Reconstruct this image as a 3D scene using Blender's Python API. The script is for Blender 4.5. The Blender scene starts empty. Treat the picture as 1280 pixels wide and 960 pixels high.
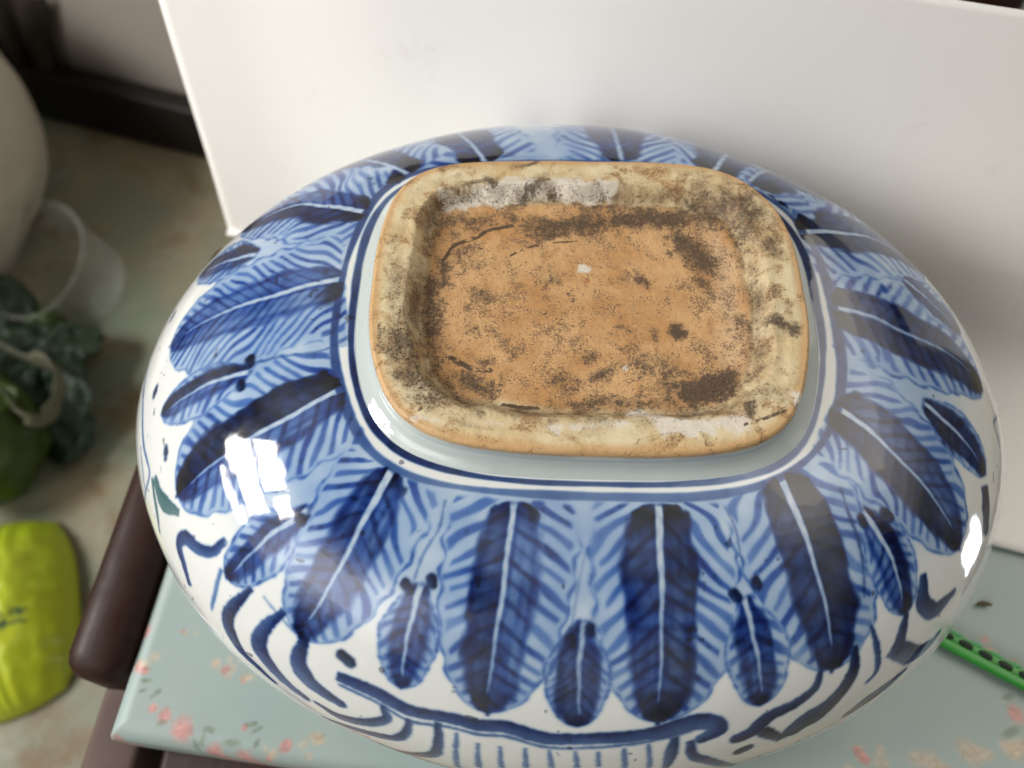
import bpy, math, random
import numpy as np
from mathutils import Matrix, Vector

# ---------------------------------------------------------------- camera, world, lamps
scene = bpy.context.scene
COL = scene.collection
ZO = 0.130                      # foot face height above the seat
CAM=dict(loc=[-0.024582, -0.147871, 0.19226],r=[0.999768, 0.012427, 0.017605],u=[-0.019642, 0.861554, 0.507286],fw=[0.008864, 0.507514, -0.861598],f=965.098)

cd = bpy.data.cameras.new('camera'); cam = bpy.data.objects.new('camera', cd); COL.objects.link(cam)
_r, _u, _f = Vector(CAM['r']), Vector(CAM['u']), Vector(CAM['fw'])
cam.matrix_world = Matrix(((_r.x,_u.x,-_f.x,CAM['loc'][0]),(_r.y,_u.y,-_f.y,CAM['loc'][1]),(_r.z,_u.z,-_f.z,CAM['loc'][2]+ZO),(0,0,0,1)))
cd.sensor_width = 36; cd.lens = CAM['f']/1280*36; cd.clip_start = .01; cd.clip_end = 50
cd.dof.use_dof = True; cd.dof.focus_distance = .235; cd.dof.aperture_fstop = 8.0
scene.camera = cam
w = bpy.data.worlds.new('World'); scene.world = w; w.use_nodes = True
w.node_tree.nodes['Background'].inputs[0].default_value = (1.0, .95, .88, 1)
w.node_tree.nodes['Background'].inputs[1].default_value = .05
scene.view_settings.view_transform = 'Standard'; scene.view_settings.look = 'None'
scene.view_settings.exposure = 0; scene.view_settings.gamma = 1
scene.view_settings.use_curve_mapping = False

def area(name, loc, aim, sx, sy, power, col):
    l = bpy.data.lights.new(name, 'AREA'); l.shape = 'RECTANGLE'; l.size = sx; l.size_y = sy; l.energy = power; l.color = col
    o = bpy.data.objects.new(name, l); COL.objects.link(o); o.location = loc
    o.rotation_euler = (Vector(aim)-Vector(loc)).to_track_quat('-Z', 'Y').to_euler(); return o
# the window to the left: panes of one casement, dark bars between them
WC = Vector((-1.20, -.10, .74)); WA = Vector((0, 0, .08))
_q = (WA-WC).to_track_quat('-Z', 'Y'); _wx = _q @ Vector((1,0,0)); _wy = _q @ Vector((0,1,0))
for i, j, sx, sy, p_ in (-.35,.48,.32,.18,1.2), (.62,.55,.18,.13,.5), (-.1,-.38,.46,.19,1.7), (.15,-1.15,.36,.06,.4):
    c = WC + _wx*i*.31 + _wy*j*.25
    area('window_light', c, c+(WA-WC), sx, sy, 5.1*p_, (1.0, .97, .93))
# a glazed door across the room to the right
area('door_light', (1.0, -.08, -.24), (.1, -.06, -.04), .13, .22, 1.0, (.85, .93, 1.0))
# wide daylight from the far end of the room, front left
for k_ in (1.4, 1.2, 1.0, .8, .6):
    area('room_light', (-1.62-.03*k_, -1.50-.03*k_, 1.30), (0, 0, .05), 2.3*k_, 1.2*k_, 5.9, (1.0, .97, .92))
# broad warm daylight from the right, behind the plane of the card
for k_ in (1.4, 1.2, 1.0, .8, .6):
    area('side_light', (1.10+.03*k_, .62, 1.55+.03*k_), (0, 0, .05), 2.2*k_, 1.7*k_, 5.2, (1.0, .92, .82))

# ---------------------------------------------------------------- helpers
def link(name, me, mat=None, parent=None, loc=(0,0,0)):
    o = bpy.data.objects.new(name, me); COL.objects.link(o); o.location = loc
    if mat: me.materials.append(mat)
    if parent: o.parent = parent
    return o
def empty(name, loc=(0,0,0)):
    o = bpy.data.objects.new(name, None); COL.objects.link(o); o.location = loc; o.empty_display_size = .02; return o
def tag(o, label=None, cat=None, group=None, kind=None):
    if label: o['label'] = label
    if cat: o['category'] = cat
    if group: o['group'] = group
    if kind: o['kind'] = kind
    return o
def mesh_np(name, V, F, smooth=True):
    me = bpy.data.meshes.new(name); V = np.ascontiguousarray(V, np.float32).reshape(-1,3); F = np.ascontiguousarray(F, np.int32)
    nf, k = F.shape
    me.vertices.add(len(V)); me.vertices.foreach_set('co', V.ravel())
    me.loops.add(nf*k); me.loops.foreach_set('vertex_index', F.ravel())
    me.polygons.add(nf); me.polygons.foreach_set('loop_start', np.arange(0,nf*k,k,dtype=np.int32)); me.polygons.foreach_set('loop_total', np.full(nf,k,np.int32))
    me.polygons.foreach_set('use_smooth', np.full(nf, smooth, bool))
    me.update(calc_edges=True); me.validate(); return me
def grid_faces(nr, nc, wrap):
    i, j = np.meshgrid(np.arange(nr-1), np.arange(nc if wrap else nc-1), indexing='ij'); j2 = (j+1) % nc
    return np.stack([i*nc+j, i*nc+j2, (i+1)*nc+j2, (i+1)*nc+j], -1).reshape(-1,4)
def put_attr(me, name, A):
    A = np.ascontiguousarray(A, np.float32)
    if A.shape[1] == 3: A = np.c_[A, np.ones(len(A), np.float32)]
    a = me.attributes.new(name, 'FLOAT_COLOR', 'POINT'); a.data.foreach_set('color', A.astype(np.float32).ravel())
_rs = np.random.RandomState(7); _LAT = _rs.rand(32,32,32).astype(np.float32)
def vnoise(P, s, off=0.0):
    q = np.asarray(P)*s+off; i = np.floor(q).astype(int); t = q-i; t = t*t*(3-2*t); out = 0
    for a in (0,1):
        for b in (0,1):
            for c in (0,1):
                wt = (t[...,0] if a else 1-t[...,0])*(t[...,1] if b else 1-t[...,1])*(t[...,2] if c else 1-t[...,2])
                out = out+wt*_LAT[(i[...,0]+a)%32,(i[...,1]+b)%32,(i[...,2]+c)%32]
    return out
def fbm(P, s, off=0.): return (vnoise(P,s,off)+.5*vnoise(P,2*s,off+3.7)+.25*vnoise(P,4*s,off+9.1))/1.75
def sst(a, b, x):
    t = np.clip((x-a)/(b-a),0,1); return t*t*(3-2*t)
def mat(name):
    m = bpy.data.materials.new(name); m.use_nodes = True; nt = m.node_tree
    return m, nt, nt.nodes['Principled BSDF']
class N:
    """tiny node writer"""
    def __init__(s, nt): s.nt = nt
    def new(s, t, **kw):
        n = s.nt.nodes.new(t)
        for k, v in kw.items(): setattr(n, k, v)
        return n
    def put(s, sock, v):
        if isinstance(v, bpy.types.NodeSocket): s.nt.links.new(v, sock)
        elif isinstance(v, (tuple, list)) and len(v) == 3 and sock.type == 'RGBA': sock.default_value = (*v, 1)
        else: sock.default_value = v
    def math(s, op, a, b=0., clamp=False):
        n = s.new('ShaderNodeMath', operation=op, use_clamp=clamp); s.put(n.inputs[0], a); s.put(n.inputs[1], b); return n.outputs[0]
    def mix(s, f, a, b, mode='MIX'):
        n = s.new('ShaderNodeMix', data_type='RGBA', blend_type=mode); s.put(n.inputs[0], f); s.put(n.inputs[6], a); s.put(n.inputs[7], b); return n.outputs[2]
    def noise(s, scale, detail=4., rough=.55, vec=None, dist=0.):
        n = s.new('ShaderNodeTexNoise'); n.inputs['Scale'].default_value = scale; n.inputs['Detail'].default_value = detail
        n.inputs['Roughness'].default_value = rough; n.inputs['Distortion'].default_value = dist
        s.put(n.inputs['Vector'], vec if vec is not None else s.obj()); return n.outputs['Fac']
    def obj(s):
        if not hasattr(s, '_o'): s._o = s.new('ShaderNodeTexCoord').outputs['Object']
        return s._o
    def scalev(s, v):
        n = s.new('ShaderNodeMapping'); n.inputs['Scale'].default_value = v; s.put(n.inputs['Vector'], s.obj()); return n.outputs[0]
    def step(s, x, a, b, lo=0., hi=1.):
        n = s.new('ShaderNodeMapRange', interpolation_type='SMOOTHSTEP'); s.put(n.inputs[0], x)
        n.inputs[1].default_value = a; n.inputs[2].default_value = b; n.inputs[3].default_value = lo; n.inputs[4].default_value = hi; return n.outputs[0]
    def bump(s, h, strength, dist):
        n = s.new('ShaderNodeBump'); n.inputs['Strength'].default_value = strength; n.inputs['Distance'].default_value = dist; s.put(n.inputs['Height'], h); return n.outputs[0]
    def attr(s, name):
        n = s.new('ShaderNodeAttribute', attribute_name=name); sp = s.new('ShaderNodeSeparateColor'); s.put(sp.inputs[0], n.outputs['Color'])
        return n.outputs['Color'], sp.outputs[0], sp.outputs[1], sp.outputs[2], n.outputs['Alpha']
def box_prof(name, size, bevel, m, parent, loc, rot=(0,0,0), seg=3, jig=0.):
    import bmesh
    bm = bmesh.new(); bmesh.ops.create_cube(bm, size=1); bmesh.ops.scale(bm, vec=size, verts=bm.verts)
    bmesh.ops.bevel(bm, geom=bm.edges[:], offset=bevel, segments=seg, profile=.5, affect='EDGES')
    me = bpy.data.meshes.new(name); bm.to_mesh(me); bm.free()
    for p in me.polygons: p.use_smooth = True
    o = link(name, me, m, parent, loc); o.rotation_euler = rot; return o
def skin_shape(name, V, F, m, parent=None, loc=(0,0,0)):
    return link(name, mesh_np(name, V, F), m, parent, loc)

# ---------------------------------------------------------------- the planter's measured shape
SH={'f': 965.098147, 'cx': -0.024582, 'cy': -0.147871, 'cz': 0.19226, 'pitch': 59.496488, 'yaw': 1.000613, 'roll': 1.987647, 'bf': 0.056964, 'nf': 2.987371, 'hf': 0.009457, 'ta': 0.005701, 'tb': 0.003613, 'A': 0.159703, 'B': 0.128851, 'nb': 2.027255, 'H': 0.070935, 'e1': 1.115914, 'e2': 1.020751, 'H2': 0.070041, 'offx': -0.000376, 'offy': -0.002685}
QF=[0.01316, 0.0211, -0.01862, -0.00121, -0.00066, 0.0139, -0.01841, 0.00181, 0.00283, -0.00144, 0.00683, 0.00308, -0.00114, 0.00108, 0.00159, -0.00021]
QB=[-0.01159, -0.02088, 0.00613, -0.02065, 0.00929, -0.02477, 0.04082, 0.0024, 0.00049, 0.02476, -0.00805, 4e-05, -0.00065, -0.00274, 0.00298, -0.00049]
KH = len(QF)//2; AF = .07
def wob(q, th): return 1+sum(q[2*k]*np.cos((k+1)*th)+q[2*k+1]*np.sin((k+1)*th) for k in range(KH))
def section(a, b, n, th):
    c, s = np.cos(th), np.sin(th)
    return a*np.sign(c)*np.abs(c)**(2/n), b*np.sign(s)*np.abs(s)**(2/n)
def surf(th, t):
    """glazed wall: th round the pot (radians), t 0 at the foot, 1 at the belly, 1.5 at the mouth"""
    th, t = np.broadcast_arrays(np.asarray(th, float), np.asarray(t, float)); d = SH
    ph = t*np.pi/2; s = np.sin(ph); c = np.cos(ph)
    g = np.where(t <= 1, np.clip(s,0,1)**d['e1'], s)
    z = np.where(t <= 1, -d['hf']-d['H']*(1-np.clip(c,0,1)**d['e2']), -d['hf']-d['H']+d['H2']*c)
    aj, bj = AF+d['ta'], d['bf']+d['tb']
    a = aj+(d['A']-aj)*g; b = bj+(d['B']-bj)*g
    n = d['nf']+(d['nb']-d['nf'])*np.minimum(1, t**.6)
    x, y = section(a, b, n, th); gw = np.minimum(1, t**.8); k = (1-gw)*wob(QF,th)+gw*wob(QB,th)
    return np.stack([x*k+d['offx']*g, y*k+d['offy']*g, z+ZO], -1)
def foot_outline(th):
    x, y = section(AF, SH['bf'], SH['nf'], th); k = wob(QF, th); return x*k, y*k

# ---------------------------------------------------------------- painted decoration (on the glaze, in surface coordinates)
LEAVES=[[[[234.75,0.0822],[237.0,0.226],[238.0,0.3973],[237.25,0.5685]],0.014,0.0136,0.0079,0.0076,0.75,0.95,"b"],[[[261.25,0.0822],[261.5,0.2123],[261.5,0.3699],[261.25,0.6233]],0.0157,0.0144,0.0095,0.009,0.75,1.1,"b"],[[[277.25,0.0753],[276.5,0.2397],[276.25,0.3904],[276.25,0.6301]],0.0179,0.0157,0.0098,0.01,1.15,1.0,"b"],[[[303.75,0.0548],[300.5,0.2055],[298.5,0.3493],[296.5,0.5685]],0.0164,0.0169,0.0101,0.0089,1.4,1.1,"b"],[[[335.75,0.0616],[333.75,0.1438],[331.5,0.2192],[329.25,0.3219],[325.0,0.5274]],0.0165,0.0154,0.0105,0.0093,1.0,1.5,"b"],[[[0.75,0.0616],[0.25,0.1781],[-0.75,0.3151],[-1.25,0.4315],[-3.5,0.5548]],0.0204,0.0162,0.0102,0.0104,1.25,1.25,"b"],[[[24.0,0.0479],[22.5,0.2055],[21.25,0.3493],[17.5,0.5205]],0.0269,0.017,0.0111,0.008,1.2,1.3,"b"],[[[51.25,0.089],[52.25,0.2808],[46.25,0.3699],[37.25,0.4041]],0.0031,0.022,0.0015,0.0138,1.0,1.2,"b"],[[[150.5,0.0616],[151.0,0.1986],[150.75,0.3219],[155.25,0.5205]],0.0157,0.0203,0.008,0.0083,1.3,0.8,"b"],[[[175.5,0.0548],[176.75,0.1575],[177.75,0.2534],[178.5,0.4247],[179.25,0.5822]],0.0215,0.0165,0.0104,0.0089,0.6,0.7,"b"],[[[202.5,0.0548],[204.5,0.2055],[205.0,0.363],[205.5,0.5822]],0.016,0.0194,0.0084,0.0115,0.75,1.6,"b"],[[[250.75,0.3219],[251.0,0.411],[251.5,0.6027]],0.0092,0.0089,0.0051,0.0051,0.85,0.9,"s"],[[[269.75,0.363],[269.5,0.4658],[269.5,0.6438]],0.0092,0.0102,0.0058,0.0064,0.95,1.0,"s"],[[[286.75,0.3219],[287.0,0.4315],[287.25,0.6164]],0.0103,0.0093,0.0057,0.0054,1.05,1.0,"s"],[[[313.75,0.2397],[312.75,0.3356],[309.25,0.5205]],0.0093,0.0094,0.0055,0.0056,1.5,0.7,"s"],[[[346.75,0.2945],[344.5,0.3904],[343.25,0.4589],[341.0,0.5479]],0.01,0.0096,0.0058,0.0064,1.3,1.4,"s"],[[[10.5,0.3288],[7.0,0.4178],[4.25,0.5274]],0.0137,0.0095,0.0066,0.0058,1.1,1.2,"s"],[[[166.25,0.3425],[166.0,0.4315],[165.25,0.5959]],0.0096,0.0114,0.0047,0.0067,0.9,1.3,"s"],[[[190.0,0.2808],[189.25,0.3904],[190.0,0.5822]],0.0109,0.008,0.005,0.0048,0.7,1.5,"s"],[[[226.75,0.2808],[224.5,0.3836],[222.75,0.5685]],0.0106,0.0086,0.0051,0.0041,0.8,1.1,"s"]]
STROKES=[[[[184.75,0.6233],[185.5,0.6301]],0.00125,[0.6,1,0.6],0.8,0.8,0],[[[196.75,0.5822],[197.75,0.589]],0.0013,[0.6,1,0.6],0.8,0.8,0],[[[172.0,0.6438],[173.25,0.6507]],0.00089,[0.6,1,0.6],0.8,0.8,0],[[[243.75,0.5685],[244.5,0.5753]],0.00147,[0.9,1,1],0.9,1.0,0],[[[178.0,0.7603],[185.75,0.7192],[192.75,0.7123],[197.5,0.6986],[199.0,0.7671],[199.5,0.8767]],0.00067,[0.6,1,0.6],0.9,0.2,0],[[[192.0,0.7466],[196.0,0.7603],[199.0,0.7877]],0.00055,[0.6,1,0.6],0.7,0.2,0],[[[200.0,0.6712],[203.75,0.6644],[207.75,0.6096]],0.0026,[0.5,1,0.4],0.5,0.3,1],[[[199.25,0.6918],[204.25,0.726],[206.75,0.7671]],0.00106,[0.6,1,0.4],0.6,0.3,1],[[[217.0,0.7329],[214.75,0.6986],[212.0,0.6712],[212.25,0.6233],[215.5,0.5959],[218.0,0.5548],[218.5,0.5137]],0.00187,[0.5,1.0,0.55],1.2,0.35,0],[[[221.25,0.5685],[222.25,0.637],[222.75,0.7192]],0.00073,[0.6,1,0.6],0.75,0.1,0],[[[202.0,0.8767],[209.25,0.8767],[215.75,0.8904],[223.25,0.8425]],0.00067,[0.5,1,0.6],0.95,0.3,0],[[[227.25,0.5411],[226.0,0.637],[226.25,0.7055],[229.0,0.7808],[232.0,0.8014],[234.5,0.8288]],0.00211,[0.35,1.15,0.35],1.2,0.5,0],[[[233.5,0.5342],[232.0,0.6096],[232.0,0.6918],[234.5,0.7466],[236.75,0.7808],[238.75,0.8014]],0.00229,[0.35,1.15,0.55],1.2,0.4,0],[[[238.0,0.5685],[238.0,0.6507],[239.75,0.7055],[241.75,0.726],[243.75,0.7397]],0.00248,[0.45,1.1,0.6],1.2,0.4,0],[[[237.75,0.5753],[233.5,0.5479],[229.75,0.5274]],0.00035,[0.6,1,0.6],0.5,0.1,0],[[[244.25,0.637],[248.5,0.6438],[252.75,0.6712],[257.0,0.6644],[260.5,0.6712],[263.25,0.6644],[267.0,0.6918],[271.0,0.6849],[275.75,0.6712],[279.75,0.6438],[282.0,0.6507],[282.75,0.6781],[281.5,0.6986]],0.00182,[0.8,1,1,0.9,1,1,1.1,1,1,1,1.3,1.4,0.9],1.15,0.35,0],[[[244.0,0.6644],[248.75,0.6781],[252.75,0.7123],[257.0,0.6986],[260.5,0.7055],[263.25,0.6986],[267.0,0.726],[271.0,0.7192],[275.75,0.6986],[279.75,0.6712]],0.00046,[1,1],0.8,0.2,0],[[[240.75,0.8014],[244.0,0.8219],[247.5,0.7877],[250.0,0.7329],[249.75,0.6918]],0.00167,[0.25,0.9,1,0.9,0.5],1.1,0.5,0],[[[241.0,0.911],[246.0,0.8699],[250.5,0.8288],[252.25,0.774],[252.75,0.7123]],0.00144,[0.25,0.9,1,0.9,0.5],1.1,0.5,0],[[[245.25,0.911],[247.0,0.911]],0.00062,[0.6,0.6],0,0.3,2],[[[247.25,0.9452],[250.25,0.9521],[255.0,0.863],[256.0,0.7671],[256.0,0.6986]],0.00145,[0.2,0.8,1.1,0.8,0.5],1.1,0.5,0],[[[248.5,0.9384],[250.5,0.9521]],0.00075,[0.6,0.5],0.3,0.3,1],[[[252.5,0.9521],[254.5,1.0]],0.00063,[0.6,0.5],0,0.3,2],[[[258.0,0.7192],[257.5,0.9247]],0.00074,[0.5,1],0.75,0.15,0],[[[260.25,0.7466],[260.0,0.8767]],0.00072,[0.5,1],0.75,0.15,0],[[[262.5,0.7466],[262.5,0.8493]],0.00072,[0.5,1],0.75,0.15,0],[[[265.0,0.7397],[265.0,0.8288]],0.00071,[0.5,1],0.75,0.15,0],[[[267.25,0.7397],[267.5,0.8151]],0.00071,[0.5,1],0.75,0.15,0],[[[269.5,0.7397],[269.75,0.8082]],0.00071,[0.5,1],0.75,0.15,0],[[[271.25,0.7397],[271.5,0.8014]],0.0007,[0.5,1],0.75,0.15,0],[[[273.5,0.726],[274.0,0.8082]],0.00071,[0.5,1],0.75,0.15,0],[[[275.75,0.7123],[276.5,0.8151]],0.00071,[0.5,1],0.75,0.15,0],[[[278.25,0.6986],[278.25,0.7534],[278.25,0.8219]],0.00162,[0.6,1,0.6],1.0,0.4,0],[[[280.0,0.7192],[280.75,0.7808],[283.25,0.8356],[288.25,0.9658]],0.00155,[0.6,1,0.8,0.4],1.1,0.4,0],[[[295.0,0.5616],[294.0,0.6096],[291.5,0.6438],[288.5,0.6644],[286.75,0.7123],[285.5,0.726]],0.00149,[0.4,0.7,1,1.1,1.4,1.2],1.2,0.6,0],[[[288.5,0.7329],[290.5,0.7808]],0.00178,[1,0.8],0.7,0.9,0],[[[300.25,0.5342],[299.5,0.6027],[297.5,0.6644],[295.0,0.7123],[293.25,0.7329],[292.25,0.7534]],0.00176,[0.4,0.8,1,1.2,1.9,1.6],1.2,0.8,0],[[[303.5,0.4932],[303.5,0.5685],[303.0,0.6438],[301.5,0.6712]],0.00082,[0.4,1,0.9,0.4],1.1,0.4,0],[[[315.25,0.4795],[313.25,0.5342],[314.5,0.589],[317.25,0.6027],[319.25,0.6096]],0.00215,[0.5,1.1,1.1,0.8,0.4],1.1,0.55,0],[[[309.5,0.5274],[308.0,0.5685],[307.0,0.6027]],0.0014,[0.5,1,1.3],1.2,0.7,0],[[[306.75,0.6164],[309.5,0.6849],[312.75,0.7055],[314.5,0.6986]],0.00269,[1,1.1,0.8,0.3],0.8,0.5,0],[[[337.5,0.5685],[334.0,0.6096]],0.00256,[0.8,1.0,0.8],0.9,0.9,0],[[[308.0,0.7329],[305.0,0.7534],[301.75,0.774],[300.0,0.7945]],0.00194,[0.3,1,1.1,0.7],0.8,0.6,0],[[[286.25,0.8014],[286.75,0.7945]],0.00142,[1,1],0.9,0.9,0],[[[312.25,0.8493],[316.25,0.8356],[320.0,0.8219],[324.75,0.8082]],0.00052,[0.6,1,0.6],0.7,0.4,0],[[[354.5,0.6644],[352.0,0.6027],[350.0,0.6233],[348.5,0.6438]],0.00041,[0.6,1,0.6],0.7,0.3,0],[[[288.5,0.0959],[288.75,0.1507],[288.0,0.2192]],0.00044,[0.6,1,0.6],0.7,0.1,0],[[[249.25,0.1096],[250.25,0.1849],[249.5,0.2466],[249.5,0.3151]],0.00044,[0.5,1,0.8],0.7,0.1,0],[[[269.75,0.2055],[269.25,0.2877],[268.75,0.3904]],0.00033,[0.6,1,0.6],0.5,0.1,0],[[[314.0,0.1644],[311.0,0.2192],[307.75,0.3151],[304.25,0.411]],0.00045,[0.6,1,0.6],0.8,0.3,0],[[[186.25,0.0137],[189.25,0.0959],[188.5,0.1986],[188.25,0.2808]],0.0005,[0.6,1,0.6],0.7,0.1,0],[[[226.75,0.2534],[227.5,0.3288],[230.75,0.3973]],0.00034,[0.6,1,0.6],0.6,0.1,0],[[[248.75,0.3356],[249.25,0.3425]],0.0011,[1,1],1.2,0.9,0],[[[252.0,0.3082],[252.25,0.3151]],0.0011,[1,1],1.2,0.9,0],[[[268.75,0.411],[268.75,0.4178]],0.0012,[1,1],1.2,0.9,0],[[[270.0,0.3836],[270.0,0.3904]],0.00109,[1,1],1.2,0.9,0],[[[285.5,0.3151],[285.75,0.3219]],0.0011,[1,1],1.2,0.9,0],[[[289.0,0.2945],[289.0,0.3014]],0.0011,[1,1],1.2,0.9,0],[[[312.25,0.2534],[312.0,0.2603]],0.00102,[1,1],1.2,0.9,0],[[[317.25,0.2877],[317.25,0.2945]],0.0015,[1,1],1.2,0.9,0],[[[192.0,0.3082],[192.5,0.3082]],0.00125,[1,1],1.2,0.9,0],[[[187.5,0.2808],[188.0,0.2808]],0.00139,[1,1],1.2,0.9,0],[[[226.5,0.3082],[227.0,0.3082]],0.00125,[1,1],1.2,0.9,0]]
def even_columns():
    # closer columns on the long decorated side than at the back
    tt = np.linspace(0, 2*np.pi, 7201); P = surf(tt, np.full_like(tt, .7)); ds = np.linalg.norm(np.diff(P,axis=0),axis=1)
    mid = (tt[1:]+tt[:-1])/2; wgt = np.where((mid>np.radians(140))|(mid<np.radians(25)), 1., .55)
    cum = np.r_[0, np.cumsum(ds*wgt)]; return np.interp(np.linspace(0, cum[-1], NC, endpoint=False), cum, tt)
NC, NR = 2000, 420
TH = even_columns(); TT = np.r_[np.linspace(0, .12, 60, endpoint=False), np.linspace(.12, 1.18, 310, endpoint=False), np.linspace(1.18, 1.5, 50)]
P = surf(TH[None,:], TT[:,None]).astype(np.float32); PF = P.reshape(-1,3)
NV = len(PF); cob = np.zeros(NV, np.float32); blk = np.zeros(NV, np.float32); ext = np.zeros((NV,2), np.float32)
JIT = (fbm(PF, 420., 1.)-.5); BR = fbm(PF, 900., 5.); SLOW = fbm(PF, 110., 2.)
def smooth_line(pts, n):
    p = np.array(pts, float)
    if len(p) == 2: q = p[0]+(p[1]-p[0])*np.linspace(0,1,n)[:,None]
    else:
        e = np.vstack([2*p[0]-p[1], p, 2*p[-1]-p[-2]]); u = np.linspace(0, len(p)-1-1e-9, n); i = u.astype(int); f = (u-i)[:,None]
        a, b, c, d = e[i], e[i+1], e[i+2], e[i+3]
        q = .5*(2*b+(c-a)*f+(2*a-5*b+4*c-d)*f**2+(3*b-3*c+d-a)*f**3)
    return surf(np.radians(q[:,0]), np.clip(q[:,1], 0, 1.5))
def near(L, rad):
    lo, hi = L.min(0)-rad, L.max(0)+rad
    return np.nonzero(((PF >= lo)&(PF <= hi)).all(1))[0]
def along(idx, L):
    """nearest point on polyline: arc length fraction, distance, side"""
    X = PF[idx]; seg = np.diff(L,axis=0); ln = np.linalg.norm(seg,axis=1)+1e-9; cum = np.r_[0,np.cumsum(ln)]
    best = np.full(len(X), 1e9); S = np.zeros(len(X)); K = np.zeros(len(X), int)
    for k in range(len(seg)):
        u = ((X-L[k])@seg[k])/ln[k]**2
        uc = np.clip(u, -.0 if k else -3., 1. if k < len(seg)-1 else 3.)
        d = np.linalg.norm(X-L[k]-uc[:,None]*seg[k], axis=1); m = d < best
        best[m] = d[m]; S[m] = cum[k]+uc[m]*ln[k]; K[m] = k
    T = seg/ln[:,None]; nrm = X-np.array([0,0,ZO-.085]); q = X-L[K]
    side = np.sign((np.cross(nrm, T[K])*q).sum(1))
    return S/cum[-1], best, side, cum[-1]
def stroke(pts, hw, taper, c, b, col=0):
    hw, c, b = hw*(1.22 if hw > .0007 else 1.05), c*1.12, b*1.2
    n = max(8, 8*(len(pts)-1)); L = smooth_line(pts, n); idx = near(L, hw*2.2+.001)
    if not len(idx): return
    s, d, sd_, ln = along(idx, L); over = np.where(s<0, -s, np.where(s>1, s-1, 0))*ln; sc = np.clip(s,0,1)
    d = np.hypot(d, 0*over)
    d = np.abs(d+(.0007+.06*hw)*(BR[idx]-.5)+(.0006+.10*hw)*JIT[idx])
    wv = hw*np.interp(sc, np.linspace(0,1,len(taper)), taper)*(1+.35*JIT[idx]); d = np.where(over>0, np.maximum(d, over*1.0), d)
    m = sst(wv+.00035, wv-.0003, d) if col >= 0 else sst(wv*1.5, wv*.45, d)*(.75+.5*(BR[idx]-.5)); e = np.clip(d/np.maximum(wv,1e-5),0,1)
    dens = (.80+.22*e**3+.26*sd_*e)*(.75+.5*SLOW[idx])*(1.08-.16*sc)
    if col > 0: ext[idx,col-1] = np.maximum(ext[idx,col-1], m*.9)
    cob[idx] = np.maximum(cob[idx], m*c*dens)+.25*m*c*np.minimum(cob[idx],.6); blk[idx] = np.maximum(blk[idx], m*b*(dens*1.2-.2))
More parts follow.
